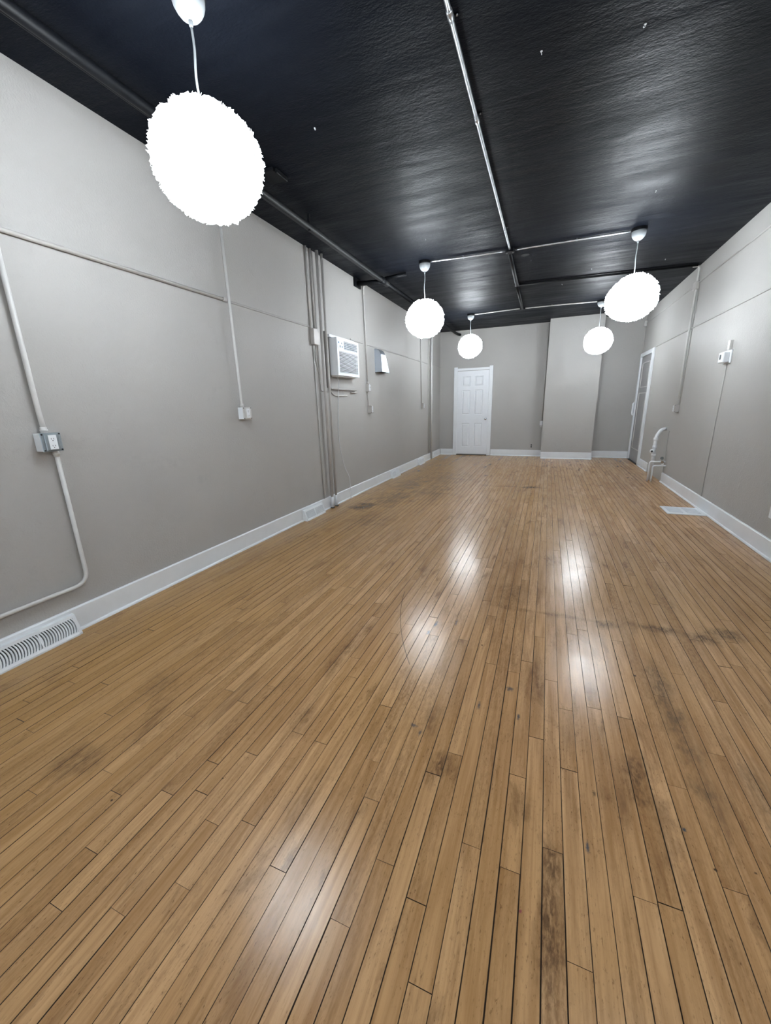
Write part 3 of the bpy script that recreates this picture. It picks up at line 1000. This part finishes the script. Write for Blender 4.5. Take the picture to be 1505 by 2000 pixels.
for o in HD.children:
    for v in o.data.vertices:
        if v.co.y > 6.2:
            v.co.y -= 0.150 * min(1.0, max(0.0, (v.co.z - 1.80) / 0.28))
box('opening', (0.0, hy0 + 0.006, 1.806), (0.112, hy1 - 0.006, 1.812), 'dark', HD)

# ------------------------------------------------------------------ switch conduit beyond the air conditioner
wall_run('vertical conduit between the air conditioner and the steel hood', -1, [(5.668, H - 0.06), (5.680, 2.6), (5.705, 1.615)], 0.0105, conn=[(5.705, 1.612, 1)], gap=0.012)
conduit('short beige pipe curving from the ceiling tee down the left wall', [(0.10, 5.60, H - 0.05), (0.03, 5.66, H - 0.055), (0.024, 5.670, H - 0.16)], 0.012, 'conduit_paint', 'pipe', rad=0.04, name='pipe_elbow')
wall_box('light_switch', 'painted switch box under the conduit left of the steel hood', 'switch', -1, 5.715, 1.555, 0.070, 0.115, 0.050, 'switch', body='conduit_paint', plate='conduit_paint')
wall_run('short thin conduit linking the switch box to the outlet below it', -1, [(5.712, 1.495), (5.730, 1.288)], 0.007, gap=0.006)
wall_box('electrical_outlet', 'small painted outlet box below the switch near the steel hood', 'outlet', -1, 5.762, 1.235, 0.075, 0.110, 0.055, 'duplex', body='conduit_paint', plate='conduit_paint')
wall_run('thin vertical conduit near the far end of the left wall', -1, [(8.49, H), (8.57, 1.315)], 0.010)
wall_box('electrical_outlet', 'small far outlet at the bottom of a thin conduit on the left wall', 'outlet', -1, 8.60, 1.262, 0.080, 0.105, 0.050, 'duplex', body='conduit_paint', plate='conduit_paint')
wall_run('thick pale pipe standing by the far left corner from floor to ceiling', -1, [(9.255, H), (9.262, 0.0)], 0.0215, 'conduit_light', 'pipe', gap=0.022)
wall_run('slim painted pipe just in front of the thick pale corner pipe', -1, [(9.13, H), (9.14, 0.149)], 0.010, gap=0.0)


# ------------------------------------------------------------------ baseboard registers
def register(label, y0, y1, slats, arcs=False):
    t = thing('baseboard_register', label, 'floor register', (0.02, (y0 + y1) / 2, 0))
    xb, xt, h = 0.078, 0.040, 0.122
    # end cheeks and rim
    for ya, yb in ((y0, y0 + 0.018), (y1 - 0.018, y1)):
        prism('end_cap', [(TB, 0), (xb, 0), (xb, 0.012), (xt, h), (TB, h + 0.004)], 1, ya, yb, 'white_trim', t)
    prism('lower_rim', [(TB, 0), (xb + 0.004, 0), (xb + 0.004, 0.010), (xb - 0.004, 0.024), (TB, 0.024)], 1, y0 + 0.018, y1 - 0.018, 'white_trim', t)
    prism('upper_rim', [(TB, h - 0.016), (xt + 0.005, h - 0.016), (xt, h), (TB, h + 0.004)], 1, y0 + 0.018, y1 - 0.018, 'white_trim', t)
    prism('dark_back', [(TB, 0.024), (xb - 0.020, 0.024), (xt - 0.010, h - 0.016), (TB, h - 0.016)], 1, y0 + 0.018, y1 - 0.018, 'slot' if arcs else 'grille_grey', t)
    ym = (y0 + y1) / 2
    span = y1 - y0 - 0.036
    mid = 0.014
    for k in range(slats):
        y = y0 + 0.018 + span * (k + 0.5) / slats
        bm = bmesh.new()
        n = 6
        wd = span / slats * (0.27 if arcs else 0.22)
        prev = None
        for j in range(n + 1):
            s = j / n
            x = (xb - 0.005) + (xt + 0.004 - (xb - 0.005)) * s
            z = 0.022 + (h - 0.036) * s
            bow = 0.012 * (1 - (2 * s - 1) ** 2) * (1 if arcs else 0)
            cur = [bm.verts.new((x - 0.012, y - wd + bow, z)), bm.verts.new((x, y - wd + bow, z)), bm.verts.new((x, y + wd + bow, z)), bm.verts.new((x - 0.012, y + wd + bow, z))]
            if prev:
                for q in range(4):
                    bm.faces.new((prev[q], prev[(q + 1) % 4], cur[(q + 1) % 4], cur[q]))
            prev = cur
        link_mesh('slat', bm, 'white_trim', t)
    if not arcs:
        prism('divider', [(TB, 0.02), (xb - 0.003, 0.02), (xt + 0.005, h - 0.014), (TB, h - 0.014)], 1, ym - 0.012, ym + 0.012, 'white_trim', t)
    else:
        prism('divider', [(TB, 0.02), (xb - 0.003, 0.02), (xt + 0.005, h - 0.014), (TB, h - 0.014)], 1, 1.052, 1.060, 'white_trim', t)
    return t


register('nearest white baseboard register with curved slats, cut by the picture edge', 0.700, 1.252, 38, True)
register('white baseboard register with two grey grilles, before the grouped pipes', 3.725, 4.145, 24)
register('small white baseboard register in the middle distance past the pipes', 6.585, 6.965, 16)
register('farthest white baseboard register, before the pale corner pipe', 8.240, 8.620, 16)
o = box('outlet_cover', (TB, 9.55, 0.045), (TB + 0.02, 9.70, 0.120), 'white_plastic', None, 0.003)
tag(o, 'small white cover on the baseboard beyond the pale corner pipe', 'cover')

# ================================================================== right wall
# thermostat
TH = thing('thermostat', 'white thermostat with a small grey display on the right wall', 'thermostat', (W, 5.53, 1.68))
box('base', (W - 0.012, 5.440, 1.620), (W, 5.640, 1.755), 'white_plastic', TH, 0.003)
box('body', (W - 0.066, 5.475, 1.630), (W - 0.012, 5.610, 1.738), 'white_plastic', TH, 0.008)
box('display', (W - 0.0680, 5.535, 1.665), (W - 0.0655, 5.575, 1.715), 'screen', TH)
RW = thing('cable_raceway', 'short white raceway just above the thermostat', 'raceway', (W, 5.50, 1.80))
box('raceway', (W - 0.030, 5.475, 1.755), (W, 5.525, 1.850), 'conduit_light', RW, 0.003)
box('clip', (W - 0.010, 5.555, 1.80), (W, 5.575, 1.815), 'conduit_light', RW)
wall_run('thin painted wire running from the thermostat down to the baseboard', 1, [(5.535, 1.63), (5.545, 1.1), (5.555, 0.149)], 0.0045, cat='wire')
# conduit with box
conduit('vertical painted conduit on the right wall under the black cross pipe', [(4.25, 7.03, H - 0.018), (W - 0.020, 7.03, H - 0.022), (W - 0.020, 7.03, 2.70), (W - 0.020, 7.045, 1.9), (W - 0.020, 7.02, 1.19)], 0.0125, 'conduit_light', 'conduit', rad=0.05,
        straps=[((W - 0.020, 7.035, 2.45), (-1, 0, 0), az)])
conduit('slim second wire beside the right wall conduit', [(W - 0.005, 6.97, 2.70), (W - 0.005, 6.985, 1.9), (W - 0.005, 6.99, 1.19)], 0.0045, 'conduit_paint', 'wire')
jb = thing('junction_box', 'painted junction box high on the right wall conduit', 'junction box', (W, 7.04, 2.73))
box('box', (W - 0.045, 6.99, 2.68), (W, 7.11, 2.78), 'conduit_paint', jb, 0.006)
wall_box('electrical_outlet', 'painted outlet box at the foot of the right wall conduit', 'outlet', 1, 7.045, 1.130, 0.100, 0.105, 0.050, 'duplex', body='conduit_paint', plate='conduit_paint')
# horizontal lines
for (a, b, z, lab) in ((Y0, 6.98, 2.738, 'upper horizontal painted conduit on the right wall, nearer part'), (7.10, 10.16, 2.752, 'upper horizontal painted wire on the right wall beyond the conduit')):
    wall_run(lab, 1, [(a, z), (b, z + 0.02)], 0.0085 if a < 0 else 0.005)
tag(prism('wall_strip', [(W, 2.186), (W - 0.010, 2.188), (W - 0.011, 2.195), (W - 0.006, 2.206), (W, 2.208)], 1, Y0, 9.10, 'wall'), 'thin raised strip along the right wall ending above the grey door', 'strip')
# corner junction + wire
jb = thing('junction_box', 'tiny painted box near the ceiling in the far right corner', 'junction box', (W, 10.15, 2.77))
box('box', (W - 0.045, 10.12, 2.72), (W, 10.19, 2.82), 'conduit_light', jb, 0.004)
wall_run('thin wire from the tiny corner box down to the grey door frame', 1, [(10.165, 2.72), (10.165, 2.19)], 0.006, cat='wire')
# low outlet plate at the picture edge
WP = thing('outlet_plate', 'white outlet plate low on the right wall at the picture edge', 'outlet', (W, 3.99, 0.37))
box('plate', (W - 0.007, 3.905, 0.307), (W, 4.045, 0.425), 'white_plastic', WP, 0.002)
for z in (0.345, 0.387):
    box('socket', (W - 0.010, 3.955, z - 0.014), (W - 0.007, 3.99, z + 0.014), 'conduit_light', WP, 0.002)

# sink rough-in pipes
SK = thing('drain_pipe', 'white plastic drain pipe bending out of the right wall into the floor', 'pipe', (4.21, 7.42, 0))
tube('pipe', [(W, 7.50, 0.815), (4.275, 7.465, 0.800), (4.212, 7.430, 0.700), (4.212, 7.430, 0.0)], 0.026, 'white_plastic', SK, 0.05, 16)
for z in (0.655, 0.535, 0.405):
    bm = bmesh.new()
    add_tube(bm, [(4.212, 7.430, z - 0.022), (4.212, 7.430, z + 0.022)], 0.0315, 16)
    link_mesh('fitting_collar', bm, 'white_plastic', SK, True)
co = Vector((4.212, 7.430, 0.470))
dr = Vector((-0.55, -0.83, 0.0)).normalized()
bm = bmesh.new()
add_tube(bm, [co, co + dr * 0.055], 0.026, 16)
add_tube(bm, [co + dr * 0.050, co + dr * 0.075], 0.034, 16)
link_mesh('cleanout', bm, 'white_plastic', SK, True)
bm = bmesh.new()
add_tube(bm, [co + dr * 0.074, co + dr * 0.077], 0.016, 14)
link_mesh('cleanout_hole', bm, 'dark', SK)
for k, (xx, yy, zz, lab) in enumerate(((4.150, 7.30, 0.325, 'upper white water supply pipe beside the drain pipe'), (4.185, 7.24, 0.270, 'lower white water supply pipe beside the drain pipe'))):
    sp = thing('supply_pipe', lab, 'pipe', (xx, yy, 0))
    tube('pipe', [(W, yy - 0.04, zz), (4.30, yy - 0.04, zz), (xx, yy, zz - 0.01), (xx, yy, 0.0)], 0.0115, 'white_plastic', sp, 0.03)
    v = Vector((4.30, yy - 0.04, zz))
    tube('valve_body', [v, v + Vector((0, 0, 0.05))], 0.015, 'white_plastic' if k else 'chrome', sp)
    bm = bmesh.new()
    q = v + Vector((-0.005, -0.01, 0.055))
    add_tube(bm, [q, q + Vector((-0.012, -0.02, 0.0))], 0.020, 12)
    link_mesh('valve_knob', bm, 'screen' if k == 0 else 'chrome', sp)
structure(box('trim_1', (W - 0.010, 7.30, 0.0), (W, 8.30, 0.79), 'wall', None, 0.002))

# floor register
FR = thing('floor_vent', 'white metal floor vent with two slotted grilles by the right baseboard', 'floor register', (4.13, 5.37, 0))
fx0, fx1, fy0, fy1 = 3.945, W - TB - 0.014, 5.195, 5.545
ft = 0.008
bm = bmesh.new()
inx0, inx1, iny0, iny1 = fx0 + 0.035, fx1 - 0.03, fy0 + 0.05, fy1 - 0.05
for lo, hi in (((fx0, fy0), (fx1, iny0)), ((fx0, iny1), (fx1, fy1)), ((fx0, iny0), (inx0, iny1)), ((inx1, iny0), (fx1, iny1)), (((inx0 + inx1) / 2 - 0.018, iny0), ((inx0 + inx1) / 2 + 0.018, iny1))):
    add_box(bm, (lo[0], lo[1], 0.001), (hi[0], hi[1], ft))
link_mesh('frame', bm, 'white_trim', FR)
box('backing', (inx0, iny0, 0.001), (inx1, iny1, 0.003), 'grille_grey', FR)
xm = (inx0 + inx1) / 2
for (a, b) in ((inx0, xm - 0.018), (xm + 0.018, inx1)):
    for k in range(9):
        y = iny0 + (k + 0.5) * (iny1 - iny0) / 9
        box('slat', (a, y - 0.007, 0.003), (b, y + 0.007, ft - 0.0015), 'white_trim', FR)


# ================================================================== doors
def door_panels(parent, axis, face, sgn, rects, mat):
    """raised panels seated in the recess; axis 1 = back wall (plane y), axis 0 = right wall (plane x)"""
    for (u0, u1, z0, z1) in rects:
        bm = bmesh.new()
        g = 0.018
        loops = []
        for ins, dp in ((0.0, 0.0), (g * 0.5, -0.009), (g, -0.009), (g * 2.0, -0.001)):
            d = face + sgn * dp
            pts = [(u0 + ins, z0 + ins), (u1 - ins, z0 + ins), (u1 - ins, z1 - ins), (u0 + ins, z1 - ins)]
            loops.append([bm.verts.new((u, d, z) if axis == 1 else (d, u, z)) for u, z in pts])
        for A, B in zip(loops, loops[1:]):
            for k in range(4):
                bm.faces.new((A[k], A[(k + 1) % 4], B[(k + 1) % 4], B[k]))
        bm.faces.new(loops[-1])
        link_mesh('panel', bm, mat, parent)


def slab_with_holes(parent, axis, face, back, u0, u1, z0, z1, rects, mat):
    us = sorted({u0, u1, *[r[0] for r in rects], *[r[1] for r in rects]})
    zs = sorted({z0, z1, *[r[2] for r in rects], *[r[3] for r in rects]})
    bm = bmesh.new()
    for a, b in zip(us, us[1:]):
        for c_, d_ in zip(zs, zs[1:]):
            um, zm = (a + b) / 2, (c_ + d_) / 2
            if any(r[0] < um < r[1] and r[2] < zm < r[3] for r in rects):
                continue
            lo = (a, back, c_) if axis == 1 else (back, a, c_)
            hi = (b, face, d_) if axis == 1 else (face, b, d_)
            add_box(bm, lo, hi)
    bmesh.ops.remove_doubles(bm, verts=bm.verts, dist=1e-5)
    # drop the doubled inner walls
    seen = {}
    for f in list(bm.faces):
        key = tuple(sorted(v.index for v in f.verts))
        seen.setdefault(key, []).append(f)
    return link_mesh('slab', bm, mat, parent)


def empty_structure(name, loc):
    o = bpy.data.objects.new(name, None)
    C.objects.link(o)
    o.location = loc
    o['kind'] = 'structure'
    bpy.context.view_layer.update()
    return o


# back door, white six panel
d1 = empty_structure('door_1', (0.84, D, 0))
fy = D - 0.008
dx0, dx1 = 0.452, 1.218
rects = []
for (a, b) in ((0.575, 0.775), (0.885, 1.085)):
    rects += [(a, b, 1.700, 1.925), (a, b, 1.010, 1.600), (a, b, 0.215, 0.800)]
slab_with_holes(d1, 1, fy - 0.010, D, dx0, dx1, 0.030, 2.052, rects, 'door_white')
door_panels(d1, 1, fy - 0.010, -1, rects, 'door_white')
for lo, hi in (((0.362, D - 0.030, 0), (0.452, D, 2.150)), ((1.222, D - 0.030, 0), (1.308, D, 2.148))):
    box('casing', lo, hi, 'white_trim', d1, 0.003)
box('head_casing', (0.452, D - 0.030, 2.062), (1.222, D, 2.118), 'white_trim', d1, 0.003)
box('door_gap_shade', (0.452, D - 0.034, 0.0), (1.222, D, 0.010), 'dark', d1)  # dark strip stands in for the shaded gap under the door
bm = bmesh.new()
add_tube(bm, [(1.165, fy - 0.010, 0.905), (1.165, fy - 0.016, 0.905), (1.165, fy - 0.018, 0.905), (1.165, fy - 0.040, 0.905), (1.165, fy - 0.048, 0.905), (1.165, fy - 0.062, 0.905), (1.165, fy - 0.070, 0.905)],
         [0.030, 0.030, 0.011, 0.011, 0.024, 0.026, 0.016], 16)
link_mesh('door_knob', bm, 'chrome', d1, True)

# grey door on the right wall
d2 = empty_structure('door_2', (W, 9.6, 0))
fx = W - 0.006
ry0, ry1 = 9.130, 10.085
rects = [(ry0 + 0.14, ry1 - 0.14, 1.500, 1.985), (ry0 + 0.14, ry1 - 0.14, 0.260, 1.400)]
slab_with_holes(d2, 0, fx, W, ry0, ry1, 0.010, 2.105, rects, 'door_grey')
for r in rects:
    box('panel', (W - 0.002, r[0], r[2]), (W, r[1], r[3]), 'door_grey', d2)
    bm = bmesh.new()
    for lo, hi in (((r[0], r[2]), (r[1], r[2] + 0.018)), ((r[0], r[3] - 0.018), (r[1], r[3])), ((r[0], r[2] + 0.018), (r[0] + 0.018, r[3] - 0.018)), ((r[1] - 0.018, r[2] + 0.018), (r[1], r[3] - 0.018))):
        add_box(bm, (W - 0.012, lo[0], lo[1]), (W - 0.002, hi[0], hi[1]))
    link_mesh('panel_moulding', bm, 'conduit_light', d2)
box('casing', (W - 0.032, 9.030, 0), (W, 9.130, 2.185), 'white_trim', d2, 0.003)
box('casing', (W - 0.032, 10.085, 0), (W, 10.165, 2.185), 'white_trim', d2, 0.003)
box('head_casing', (W - 0.032, 9.130, 2.110), (W, 10.085, 2.185), 'white_trim', d2, 0.003)
box('door_gap_shade', (W - 0.036, 9.130, 0.0), (W, 10.085, 0.008), 'dark', d2)  # dark strip drawn as the shade below the grey door
PH_ = thing('casing_offset_bar', 'white upright bar added for the offset in the far casing of the grey door', 'casing offset', (W - 0.05, 10.12, 1.1))  # added bar stands in for the sideways step in the far casing
tube('offset_bar', [(W - 0.032, 10.125, 1.20), (W - 0.055, 10.125, 1.18), (W - 0.055, 10.125, 0.97), (W - 0.032, 10.125, 0.94)], 0.020, 'white_plastic', PH_, 0.03)
for z in (1.22, 0.925):
    bm = bmesh.new()
    add_box(bm, (W - 0.042, 10.100, z - 0.025), (W - 0.032, 10.150, z + 0.025), 0.003)
    link_mesh('bar_end', bm, 'conduit_light', PH_)

# ================================================================== back wall details
conduit('thin vertical conduit on the back wall tight against the boxed-out chase', [(2.478, D - 0.016, H - 0.03), (2.478, D - 0.016, 0.83)], 0.0120, 'conduit_paint', 'conduit', straps=[((2.478, D - 0.016, 2.85), (0, -1, 0), az)])
bx = thing('switch_box', 'small white box at the foot of the back wall conduit', 'switch', (2.47, D, 0.8))
box('box', (2.435, D - 0.055, 0.735), (2.500, D, 0.835), 'white_plastic', bx, 0.004)
box('plug', (2.455, D - 0.070, 0.690), (2.490, D - 0.02, 0.735), 'conduit_light', bx, 0.004)
ox = thing('wall_socket', 'painted duplex socket low on the back wall left of the chase', 'outlet', (2.28, D, 0.25))
box('plate', (2.245, D - 0.006, 0.190), (2.315, D, 0.305), 'wall', ox, 0.002)
for z in (0.225, 0.268):
    box('socket', (2.265, D - 0.009, z - 0.014), (2.295, D - 0.006, z + 0.014), 'dark', ox)
